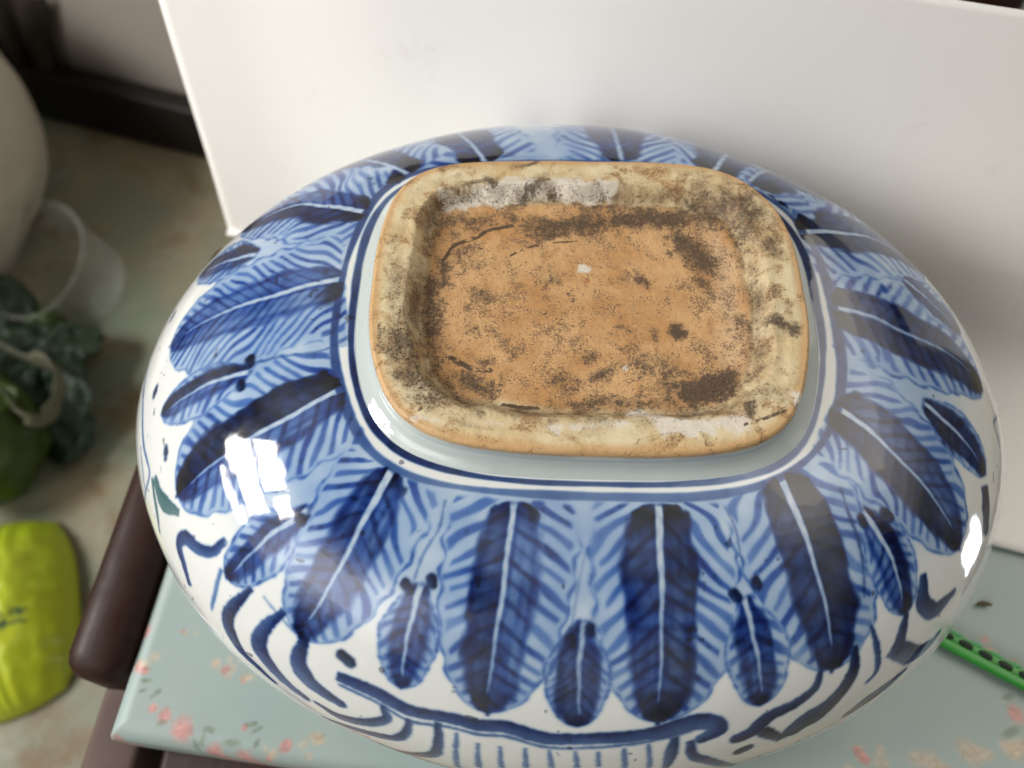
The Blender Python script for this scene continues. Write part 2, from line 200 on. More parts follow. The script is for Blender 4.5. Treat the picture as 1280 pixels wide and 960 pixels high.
def leaf(pts, ao, bo, ab, bb, sa, sb, kind, seed):
    rs = np.random.RandomState(seed); L = smooth_line(pts, 28); idx = near(L, max(ao,bo)*1.6)
    if not len(idx): return
    s, d, side, ln = along(idx, L); A = side > 0; J = JIT[idx]; sc = np.clip(s,0,1)
    streak = vnoise(np.stack([d*side*750, sc*ln*70, 0*d+seed],-1),1.)-.5
    rt = s*ln+.0026*(SLOW[idx]-.5)+.0012*J
    if kind == 'b': ao, bo = ao*1.22, bo*1.22
    tipf = np.sqrt(np.clip(1-np.clip(s,0,1)**3.2, 0, 1)); root = 1.0 if kind == 'b' else .3+.7*sst(-.05,.5,s)
    scal = 1+.035*np.sin(sc*ln/.0046*np.pi+side)*(1 if kind=='b' else .6)
    wo = np.where(A,ao,bo)*tipf*root*scal*(1+.09*J); wb = np.where(A,ab,bb)*np.sqrt(np.clip(1-np.clip(s,0,1)**5,0,1))*np.sqrt(np.clip((rt+.0006)/.0032,0,1))*(.7+.3*sst(-.05,.3,s) if kind=='b' else .35+.65*sst(-.05,.35,s))*(1+.10*J+.45*(SLOW[idx]-.5))
    inside = sst(-.0010,.0006,rt)*(s<1.02); m = sst(wo+.0004, wo-.0002, d)*inside
    per = (.0054 if kind=='b' else .0044)*(1+.1*rs.randn()); kk = .85+.15*rs.randn()
    kk = kk*(1+.09*np.sin(sc*15+seed)+.05*np.sin(sc*31+seed*2+side))
    lineph = (sc*ln-kk*d)/per+.22*np.sin(sc*11+seed*3+side)+rs.rand()*3+.35*(SLOW[idx]-.5)+side*.21
    fr = np.abs((lineph % 1)-.5)*2; cell = np.floor(lineph); h = (np.sin(cell*12.9898+side*78.2+seed)*43758.5453) % 1
    lw = .26+.22*h; line = sst(lw+.20, lw-.14, fr)
    rough = np.abs(np.interp(sc, np.linspace(0,1,40), rs.rand(40)))
    st_ = np.where(A, sa, sb)*(.72+.55*SLOW[idx])*(.85+.3*rough)
    band = sst(wb+.0013, wb-.0012, d+.0016*streak)*inside
    veinw = (.00115 if kind=='b' else .0010)*(1-.85*sc**.8)*(1+.5*J+.8*(SLOW[idx]-.5))*sst(1.0,.75,sc)
    d_v = np.abs(d*side+.0005*np.sin(sc*5+seed)*sc+.00015*np.sin(sc*19+seed))
    vein = sst(veinw+.00035, veinw-.0001, d_v)*sst(-.001,.001,rt)*(s<1.)*(veinw>.00012)
    c = .17+.30*SLOW[idx]
    reach = wo*(.86+.14*h); outer = line*sst(reach, reach-.0008, d)*(1-band)
    h2 = (np.sin(cell*4.1+side*3.3+seed*1.7)*917.3) % 1
    c = c+outer*(.46+.78*h2)*(1.15-.45*sst(.3,1.,d/np.maximum(wo,1e-5)))*(.7+.6*SLOW[idx])
    thin_ = sst(lw*.62+.14, lw*.62-.08, fr)*sst(.15,.6,BR[idx]+.15)
    bandc = .46+.60*st_+thin_*.62*(.35+.65*h)+.30*(fbm(PF[idx],260.,seed*1.7)-.5)+.66*streak; edge = np.exp(-((d-wb+.0008)/.0013)**2)*.42+np.exp(-((d_v-veinw-.0007)/.0006)**2)*.35
    c = c*(1-band)+band*(bandc+edge)
    tip = sst(.80,.98,sc)*band; base = sst(.16,.0,sc)*band if kind == 'b' else sst(.12,0.,sc)*band*.7
    c = c+.55*tip*st_+.5*base
    b = band*np.clip(st_-.72,0,1.2)*.85+.55*tip*np.clip(st_-.2,0,1)+.05*band+1.15*base*(.25+.9*sst(.38,.6,SLOW[idx]+.5*J))+(.12+.2*h)*band*thin_
    c = c*(1-vein)+vein*(.14+.12*line+.25*(streak+.2)*sc); b = b*(1-vein)+.03*vein
    olw = .00028+.0002*rough; ol = np.exp(-((d-wo)/(olw*1.25))**2)*inside*sst(.08,.2,sc)*(.45+.8*rough)
    c = c+ol*.75*(1-vein)
    mm = np.maximum(m, np.minimum(ol,1))
    cob[idx] = cob[idx]*(1-mm)+c*mm; blk[idx] = blk[idx]*(1-mm)+b*mm
# leaves out of the photograph's sight continue round the back of the pot
BACK = []
for th0 in (40, 62, 84, 106, 128):
    BACK.append(([[th0,.075],[th0+1,.3],[th0+1,.55],[th0+2,.82]],.019,.018,.0105,.0105,1.1,1.15,'b'))
    BACK.append(([[th0+11,.5],[th0+11,.7],[th0+11,.93]],.011,.011,.006,.006,1.,1.,'s'))
washz = np.repeat(sst(.05,.07,TT)*sst(.50,.25,TT), NC).astype(np.float32)
cob += washz*(.17+.26*SLOW)
k = 0
for lv in BACK+LEAVES:
    if lv[-1] == 'b': leaf(*lv, seed=11+k)
    k += 1
for lv in BACK+LEAVES:
    if lv[-1] == 's': leaf(*lv, seed=11+k)
    k += 1
for s_ in STROKES: stroke(*s_)
# the two lines round the foot
tcol = np.repeat(TT, NC); thr = np.tile(TH, NR)
def ring(t0, hw, c, b, ph):
    tw = t0*(1+.10*np.sin(thr*3+ph)+.06*np.sin(thr*7+ph*2)); ww = hw*(1+.25*np.sin(thr*5+ph)+.5*(SLOW-.5))
    m = sst(ww*1.35, ww*.75, np.abs(tcol-tw)); dn = (.75+.5*SLOW)*(1+.25*np.sin(thr*2+ph))
    np.maximum(cob, m*c*dn, out=cob); np.maximum(blk, m*b*dn, out=blk)
rel = np.maximum(0, tcol-.0)
ring(.0150, .0110, 1.05, .40, .4); ring(.0620, .0115, .95, .22, 2.1)
# cobalt heaps up into dark specks where it is thick, then bleeds a little into the glaze
blk += .40*sst(.56,.70,fbm(PF, 620., 41.))*np.clip((cob-.85)/.5,0,1)
cob += .16*np.clip(cob,0,1)*(fbm(PF, 75., 17.)-.5)*2
def bleed(a, n):
    g = a.reshape(NR,NC)
    for _ in range(n):
        g = .5*g+.25*(np.roll(g,1,1)+np.roll(g,-1,1)); g[1:-1] = .5*g[1:-1]+.25*(g[2:]+g[:-2])
    return g.ravel()
cob = .35*cob+.65*bleed(cob, 3); blk = .3*blk+.7*bleed(blk, 3)
# faint dribbles and pinholes in the glaze
cob += .02*(SLOW-.5); blk += .9*sst(.80,.84,vnoise(PF, 520., 31.))*sst(.70,.8,vnoise(PF,160.,11.))*.5
KC = np.array([2.70,1.80,.70], np.float32); KB = np.array([2.3,2.25,2.0], np.float32)
def glaze_rgb(cob, blk, ext):
    base = np.array([.735,.755,.745], np.float32)
    c = base*np.exp(-(np.clip(cob,0,2.2)[:,None]*KC+np.clip(blk,0,1.6)[:,None]*KB))
    g, r = ext[:,:1], ext[:,1:]
    c = c*(1-g*.7)+np.array([.015,.11,.06])*g*.7; c = c*(1-r)+np.array([.38,.06,.05])*r
    return c
RGB = glaze_rgb(cob*1.06, blk*1.05, ext)

# ---------------------------------------------------------------- materials
def m_glaze():
    m, nt, b = mat('painted_glaze'); n = N(nt)
    col = n.attr('paint')[0]; v = n.noise(35., 3.)
    n.put(b.inputs['Base Color'], n.mix(n.step(v,.3,.8,0.,.10), col, (.62,.66,.60), 'MIX'))
    b.inputs['Roughness'].default_value = .07; b.inputs['IOR'].default_value = 1.52
    b.inputs['Coat Weight'].default_value = .25; b.inputs['Coat Roughness'].default_value = .03
    n.put(b.inputs['Normal'], n.bump(n.math('ADD', n.noise(42., 2.5), n.math('MULTIPLY', n.noise(135., 2.), .06)), .36, .0013)); return m
def m_wood():
    m, nt, b = mat('dark_wood'); n = N(nt); v = n.noise(9., 6., .6, n.scalev((14,1,14)), .9); w2 = n.noise(60., 5.)
    c = n.mix(v, (.012,.005,.004), (.044,.016,.010)); c = n.mix(n.step(w2,.58,.75,0,.35), c, (.045,.034,.028)); n.put(b.inputs['Base Color'], c)
    n.put(b.inputs['Roughness'], n.step(w2,.3,.7,.42,.6)); b.inputs['Specular IOR Level'].default_value = .22; n.put(b.inputs['Normal'], n.bump(v,.15,.001)); return m
def m_dusty():
    m, nt, b = mat('dusty_wood'); n = N(nt); v = n.noise(30., 5.)
    n.put(b.inputs['Base Color'], n.mix(v, (.06,.035,.03), (.15,.10,.085))); b.inputs['Roughness'].default_value = .75; return m
def m_simple(name, c1, c2, scale, rough, bump=0.):
    m, nt, b = mat(name); n = N(nt); v = n.noise(scale, 5.)
    n.put(b.inputs['Base Color'], n.mix(v, c1, c2)); b.inputs['Roughness'].default_value = rough
    if bump: n.put(b.inputs['Normal'], n.bump(v, .4, bump))
    return m
GLAZE, WOOD, DUSTY = m_glaze(), m_wood(), m_dusty()

# ---------------------------------------------------------------- setting: floor, walls
def m_floor():
    m, nt, b = mat('painted_floor'); n = N(nt)
    v = n.noise(5.5, 6., .6); s2 = n.noise(9., 6., .65, dist=.5); f = n.noise(120., 4.); g = n.noise(18., 5.)
    c = n.mix(n.step(v,.38,.62), (.23,.27,.20), (.37,.305,.20)); c = n.mix(n.step(s2,.54,.70,0,.85), c, (.20,.12,.05))
    c = n.mix(n.step(g,.60,.70,0,.5), c, (.42,.42,.36)); c = n.mix(n.step(f,.55,.8,0,.3), c, (.4,.42,.35)); n.put(b.inputs['Base Color'], c); b.inputs['Roughness'].default_value = .55; return m
def plane_mesh(name, pts, m, **kw):
    o = link(name, mesh_np(name, np.array(pts), np.array([[0,1,2,3]]), False), m); tag(o, **kw); return o
FZ = -.38
plane_mesh('floor', [(-3,-2,FZ),(3,-2,FZ),(3,3,FZ),(-3,3,FZ)], m_floor(), kind='structure')
# back wall follows the floor edge; it carries a dark skirting board
wall_m = m_simple('distempered_wall', (.30,.27,.235), (.36,.325,.285), 4., .8)
wa = Vector((-.590, .640, FZ)); wb = Vector((-.385, .578, FZ)); wd = (wb-wa).normalized(); wn = Vector((wd.y,-wd.x,0))
w0, w1 = wa-wd*1.2+Vector((0,0,0)), wb+wd*.75
back = wn*-.03
wl = plane_mesh('wall', [w0+back, w1+back, w1+back+Vector((0,0,2.2)), w0+back+Vector((0,0,2.2))], wall_m, kind='structure')
sk = box_prof('skirting_board', ((w1-w0).length, .028, .075), .004, m_simple('black_brown_paint', (.012,.010,.009), (.022,.018,.015), 12., .5), wl, (w0+w1)/2-wn*.014+Vector((0,0,.0385)))
sk.rotation_euler[2] = math.atan2(wd.y, wd.x)
# wall under the window on the left, out of frame: it keeps daylight off the floor
pw = [(-1.05,-.7,FZ),(-1.05,1.4,FZ),(-1.05,1.4,.36),(-1.05,-.7,.36)]
plane_mesh('window_wall', pw, wall_m, kind='structure')
# dark rippled sheet added over the dark upper left part of the wall
def wall_sheet():
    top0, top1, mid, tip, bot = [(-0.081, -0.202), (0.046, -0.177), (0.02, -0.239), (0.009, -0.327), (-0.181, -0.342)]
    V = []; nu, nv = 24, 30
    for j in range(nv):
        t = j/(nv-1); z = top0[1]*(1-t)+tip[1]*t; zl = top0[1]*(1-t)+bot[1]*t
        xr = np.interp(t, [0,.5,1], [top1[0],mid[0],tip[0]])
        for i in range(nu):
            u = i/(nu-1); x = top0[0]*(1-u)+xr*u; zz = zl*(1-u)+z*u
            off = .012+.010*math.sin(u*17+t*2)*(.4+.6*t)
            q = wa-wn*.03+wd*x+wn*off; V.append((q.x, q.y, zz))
    o = link('dark_sheet', mesh_np('dark_sheet', np.array(V), grid_faces(nv,nu,False)), m_simple('dark_brown_sheet', (.030,.022,.016), (.06,.047,.035), 40., .9))
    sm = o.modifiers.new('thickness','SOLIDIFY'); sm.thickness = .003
    tag(o, 'dark brown rippled sheet on the wall in the upper left corner', 'cloth')
wall_sheet()

# ---------------------------------------------------------------- dark wooden chair
chair = tag(empty('wooden_chair', (0,.1,FZ)), 'dark brown wooden chair with rounded side rail carrying the floral cushion', 'chair')
def cpart(name, size, bev, m, c, rot=(0,0,0)):
    return box_prof(name, size, bev, m, chair, (c[0], c[1]-.1, c[2]-FZ), rot)
cpart('side_rail', (.0265,.222,.040), .0095, WOOD, (-.1780,.0150,-.017), (0,0,-.07))
cpart('side_rail', (.0265,.247,.040), .0095, WOOD, (.2700,.0275,-.017), (0,0,.03))
cpart('seat_frame', (.024,.34,.05), .004, DUSTY, (-.1765,.035,-.064), (0,0,-.07))
cpart('seat_frame', (.024,.34,.05), .004, WOOD, (.267,.035,-.064), (0,0,.03))
cpart('front_rail', (.42,.022,.05), .004, WOOD, (.043,-.128,-.064), (0,0,-.05))
cpart('back_rail', (.41,.026,.05), .006, WOOD, (.06,.235,-.05))
cpart('seat_board', (.412,.340,.012), .002, WOOD, (.046,.055,-.046))
for x_, y_ in ((-.186,-.148),(.262,-.148),(-.160,.222),(.270,.222)):
    cpart('leg', (.034,.034,.345), .005, WOOD, (x_,y_,FZ+.1725))
cpart('top_rail', (.45,.026,.11), .008, WOOD, (.06,.240,.185), (-.2,0,-.22))
for x_ in (-.11,0,.12,.23): cpart('back_slat', (.04,.014,.23), .004, WOOD, (x_, .275-.22*(x_-.06)+.005, .03), (-.2,0,-.22))

# ---------------------------------------------------------------- cushion with printed flowers
FLOWERS=[[-0.1458,-0.1133,0.0041,"p"],[-0.1328,-0.122,0.0036,"p"],[-0.121,-0.124,0.0037,"p"],[-0.153,-0.1089,0.0026,"p"],[-0.1583,-0.1059,0.002,"p"],[-0.1217,-0.1124,0.0012,"p"],[-0.1708,-0.1184,0.0026,"p"],[0.1788,-0.1032,0.0031,"p"],[-0.1678,-0.0907,0.0022,"p"],[-0.1698,-0.0765,0.0029,"p"],[-0.1633,-0.096,0.0011,"g"],[-0.1586,-0.1009,0.0012,"g"],[-0.1536,-0.1112,0.0011,"g"],[-0.1398,-0.1185,0.0012,"g"],[-0.1372,-0.1166,0.0012,"g"],[-0.1352,-0.1135,0.0017,"g"],[-0.1261,-0.1178,0.0017,"g"],[-0.1195,-0.1113,0.0011,"g"],[-0.117,-0.1132,0.0011,"g"],[-0.1164,-0.1179,0.0011,"g"],[0.1746,-0.1101,0.0022,"g"],[0.1773,-0.0968,0.0013,"g"],[-0.1636,-0.0996,0.0009,"g"],[-0.1373,-0.0887,0.0035,"o"],[-0.1305,-0.091,0.0032,"o"],[-0.1229,-0.0942,0.0028,"o"],[-0.1096,-0.1208,0.0027,"o"],[-0.0986,-0.1179,0.0036,"o"],[-0.1654,-0.09,0.0038,"o"],[0.1132,-0.1197,0.0027,"o"],[0.1213,-0.1204,0.0055,"o"],[0.1398,-0.1207,0.0061,"o"],[0.1573,-0.1185,0.0061,"o"],[0.1736,-0.1163,0.0055,"o"],[0.1751,-0.0791,0.0036,"o"],[0.1839,-0.0861,0.0029,"o"],[-0.0922,-0.1165,0.0027,"o"],[-0.1518,-0.0774,0.0019,"o"]]
def cushion():
    x0, x1, y1 = -.1745, .250, .42; nx, ny = 440, 460; th_, rad = .034, .008
    def front(x): return -.1165-.075*(x-x0)*np.exp(-((x-x0)/.35)**2)*1.6
    xs = np.linspace(0,1,nx); ys = np.linspace(0,1,ny)**1.3
    X = x0+(x1-x0)*xs[None,:]+0*ys[:,None]; bk = .158-.231*(X-x0); Y = front(X)*(1-ys[:,None])+bk*ys[:,None]
    dx = np.minimum(X-x0, x1-X); dy = np.minimum(Y-front(X), bk-Y); e = np.minimum(dx,dy)
    top = -rad+np.sqrt(np.clip(rad**2-np.clip(rad-e,0,rad)**2,0,None))
    Pn = np.stack([X,Y,0*X],-1); Z = top+.0006*(fbm(Pn,30.)-.5)-.0012
    X = X+.085*(Y+.112)*(x1-X)/(x1-x0); V = np.stack([X,Y,Z],-1).reshape(-1,3); F = grid_faces(ny,nx,False)
    # skirt
    bi = np.r_[np.arange(nx), np.arange(1,ny)*nx+nx-1, (ny-1)*nx+np.arange(nx-2,-1,-1), np.arange(ny-2,0,-1)*nx]
    lo = V[bi].copy(); lo[:,2] = -th_; k = len(V); V = np.vstack([V,lo]); nb_ = len(bi); i = np.arange(nb_); j = (i+1)%nb_
    F = np.vstack([F, np.stack([bi[i],k+i,k+j,bi[j]],-1)])
    me = mesh_np('seat_cushion', V, F)
    col = np.tile(np.array([.315,.405,.395]), (len(V),1)); nz = fbm(V, 260., 4.); n2 = fbm(V, 700., 8.)
    rs = np.random.RandomState(3); fl = [list(f) for f in FLOWERS]
    for f_ in [f for f in fl if f[3] == 'o']:
        for _ in range(3): fl.append([f_[0]+rs.randn()*f_[2]*.8, f_[1]+rs.randn()*f_[2]*.6, f_[2]*rs.uniform(.3,.7), 'o' if rs.rand()<.7 else 'p'])
        f_[2] *= .55
    for _ in range(26):   # the print goes on over the rest of the cloth
        cx, cy = rs.uniform(-.15,.24), rs.uniform(-.12,.16)
        if (-.17 < cx < .22 and cy < .14): continue
        for k_ in range(7): fl.append([cx+rs.randn()*.02, cy+rs.randn()*.012, rs.uniform(.002,.006), 'pgo'[rs.randint(3)]])
    C_ = dict(p=(.58,.25,.235), g=(.17,.225,.155), o=(.55,.43,.31)); A_ = dict(p=.85,g=.75,o=.55)
    for x,y,r,kd in fl:
        an = (x*7919+y*3571) % 3.14; asp = 2.4 if kd == 'g' else 1.15; dx_, dy_ = V[:,0]-x, V[:,1]-y
        d = np.hypot((dx_*math.cos(an)+dy_*math.sin(an))/(asp**.5), (-dx_*math.sin(an)+dy_*math.cos(an))*asp**.5)/(r*(1.25 if kd == 'g' else 1)); m = sst(1.5,.45,d+.9*(nz-.5)+.5*(n2-.5))*A_[kd]
        cc = np.array(C_[kd])*(1 if kd!='p' else 1)
        c2 = cc[None]*(1+.9*(n2[:,None]-.5)+.5*(nz[:,None]-.5)); col = col*(1-m[:,None])+c2*m[:,None]
    put_attr(me, 'print', col)
    m, nt, b = mat('printed_cloth'); n = N(nt); c = n.attr('print')[0]; wv = n.noise(1400., 2.)
    n.put(b.inputs['Base Color'], n.mix(n.step(n.noise(14.,4.),.3,.7,0,.14), c, (.52,.55,.47))); b.inputs['Roughness'].default_value = .5
    n.put(b.inputs['Normal'], n.bump(wv,.12,.0004))
    return tag(link('seat_cushion', me, m), 'pale mint seat cushion printed with small pink roses under the planter', 'cushion')
cushion()

# ---------------------------------------------------------------- white card standing behind, its foot folded forward under the pot
CARD_A = dict(white_card=(.83,.81,.78), white_paper=(.62,.595,.55)); CARD_B = dict(white_card=(.86,.845,.82), white_paper=(.67,.645,.60))
def white_mat(name):
    m, nt, b = mat(name); n = N(nt); v = n.noise(8.,4.)
    n.put(b.inputs['Base Color'], n.mix(n.step(n.noise(26.,7.,.7,dist=.3),.56,.74,0,.22), n.mix(n.step(n.noise(26.,7.,.7,dist=.3),.56,.74,0,.20), n.mix(v,CARD_A[name], CARD_B[name]), (.66,.63,.57)), (.66,.63,.57))); b.inputs['Roughness'].default_value = .6
    n.put(b.inputs['Normal'], n.bump(n.noise(500.,3.),.06,.0003)); return m
CA, CE, CF = np.array([-.168,.172,0.]), np.array([math.cos(math.radians(-13)),math.sin(math.radians(-13)),0]), np.array([math.sin(math.radians(-13)),-math.cos(math.radians(-13)),0])
def card():
    # one sheet: upright with a slight lean; its right part bends forward over the cushion, its left end drops behind it
    W, lean, z1 = .455, math.radians(9), .1545; nu = 110; nf, na, nw = 22, 12, 40; rows_ = [[] for _ in range(nf+na+nw)]
    for u_ in np.linspace(0,1,nu):
        fl = float(sst(.20,.50,u_)); D, Rr = .0012+(.073+.016*u_)*fl, .0035+.030*fl; zb = .0016-.050*(1-float(sst(.07,.26,u_))); prof = []
        for k in range(nf): t = k/nf; prof.append((Rr+D*(1-t), zb+.0007*math.sin(u_*11+t*3)*fl*(1-t)))
        for k in range(na): t = k/(na-1)*(math.pi/2+lean); prof.append((Rr-Rr*math.sin(t), zb+Rr-Rr*math.cos(t)))
        q0, z0 = prof[-1]
        for k in range(1,nw+1): z = z0+(z1-z0)*k/nw; prof.append((q0-math.tan(lean)*(z-z0), z))
        for r_, (q, z) in enumerate(prof):
            h = max(0,z)/.16; sh = (-.0320-.0012*math.sin(min(1,h)*math.pi))*(1-u_); bow = (.004*math.sin(u_*math.pi)+.0012*math.sin(u_*7+h*2))*h
            rows_[r_].append(CA+CE*(W*u_+sh)+CF*(q+bow)+np.array([0,0,z]))
    o = link('white_card', mesh_np('white_card', np.array(rows_).reshape(-1,3), grid_faces(nf+na+nw,nu,False)), white_mat('white_card'))
    tag(o, 'large plain white card standing behind the planter, its foot bent forward at the right', 'card')
    sm = o.modifiers.new('thickness','SOLIDIFY'); sm.thickness = .0010; sm.offset = 0
card()

# ---------------------------------------------------------------- the planter
pot = tag(empty('planter', (0,0,0)), 'upside down oval blue and white porcelain planter with painted leaves and dirty foot', 'planter')
rows = [P]
rim_in = surf(TH, np.full(NC,1.5)); inn = rim_in*np.array([.97,.97,1]); inn2 = rim_in*np.array([.965,.965,1])+np.array([0,0,.03])
Vb = np.concatenate([P.reshape(-1,3), inn, inn2]); me = mesh_np('body', Vb, grid_faces(NR+2, NC, True)[:, ::-1])
put_attr(me, 'paint', np.vstack([RGB, np.tile([.7,.72,.71],(2*NC,1))])); link('body', me, GLAZE, pot)
# glazed wall of the foot
nth = 900; th = np.linspace(0,2*np.pi,nth,endpoint=False); fx, fy = foot_outline(th); j0 = surf(th, np.zeros(nth)); edge = fbm(np.stack([fx,fy,0*fx],-1), 90., 2.)-.5
V = []; K_ = 26
for k in range(K_):
    u = k/(K_-1)   # 0 at unglazed edge, 1 at body: straight wall then fillet
    out = u**3.2*.92+.08*u; zz = 1-(1-u)**1.0
    z = -.0009-.0009*(edge+.5)*(1-u)-(SH['hf']-.0009)*(zz**.92); V.append(np.stack([fx+(j0[:,0]-fx)*out, fy+(j0[:,1]-fy)*out, ZO+z],-1))
V[-1] = j0*1.0; V[-1][:,2] -= .0001; V.append(surf(th, np.full(nth,.02))-np.array([0,0,.0006]))
V = np.array(V); me = mesh_np('foot_ring', V, grid_faces(len(V),nth,True)[:, ::-1])
pf = V.reshape(-1,3); uu = np.repeat(np.arange(len(V))/(K_-1), nth); lw = sst(.80,.90,uu+.05*(fbm(pf,80.)-.5))
cc = np.array([.76,.80,.765])*glaze_rgb(.03+.03*fbm(pf,60.)+lw*.0, lw*.0, np.zeros((len(pf),2))); brown = sst(.16,.0,uu+.10*(fbm(pf,300.)-.5)); cc = cc*(1-brown[:,None])+np.array([.56,.36,.17])*brown[:,None]
put_attr(me, 'paint', cc); link('foot_ring', me, GLAZE, pot)
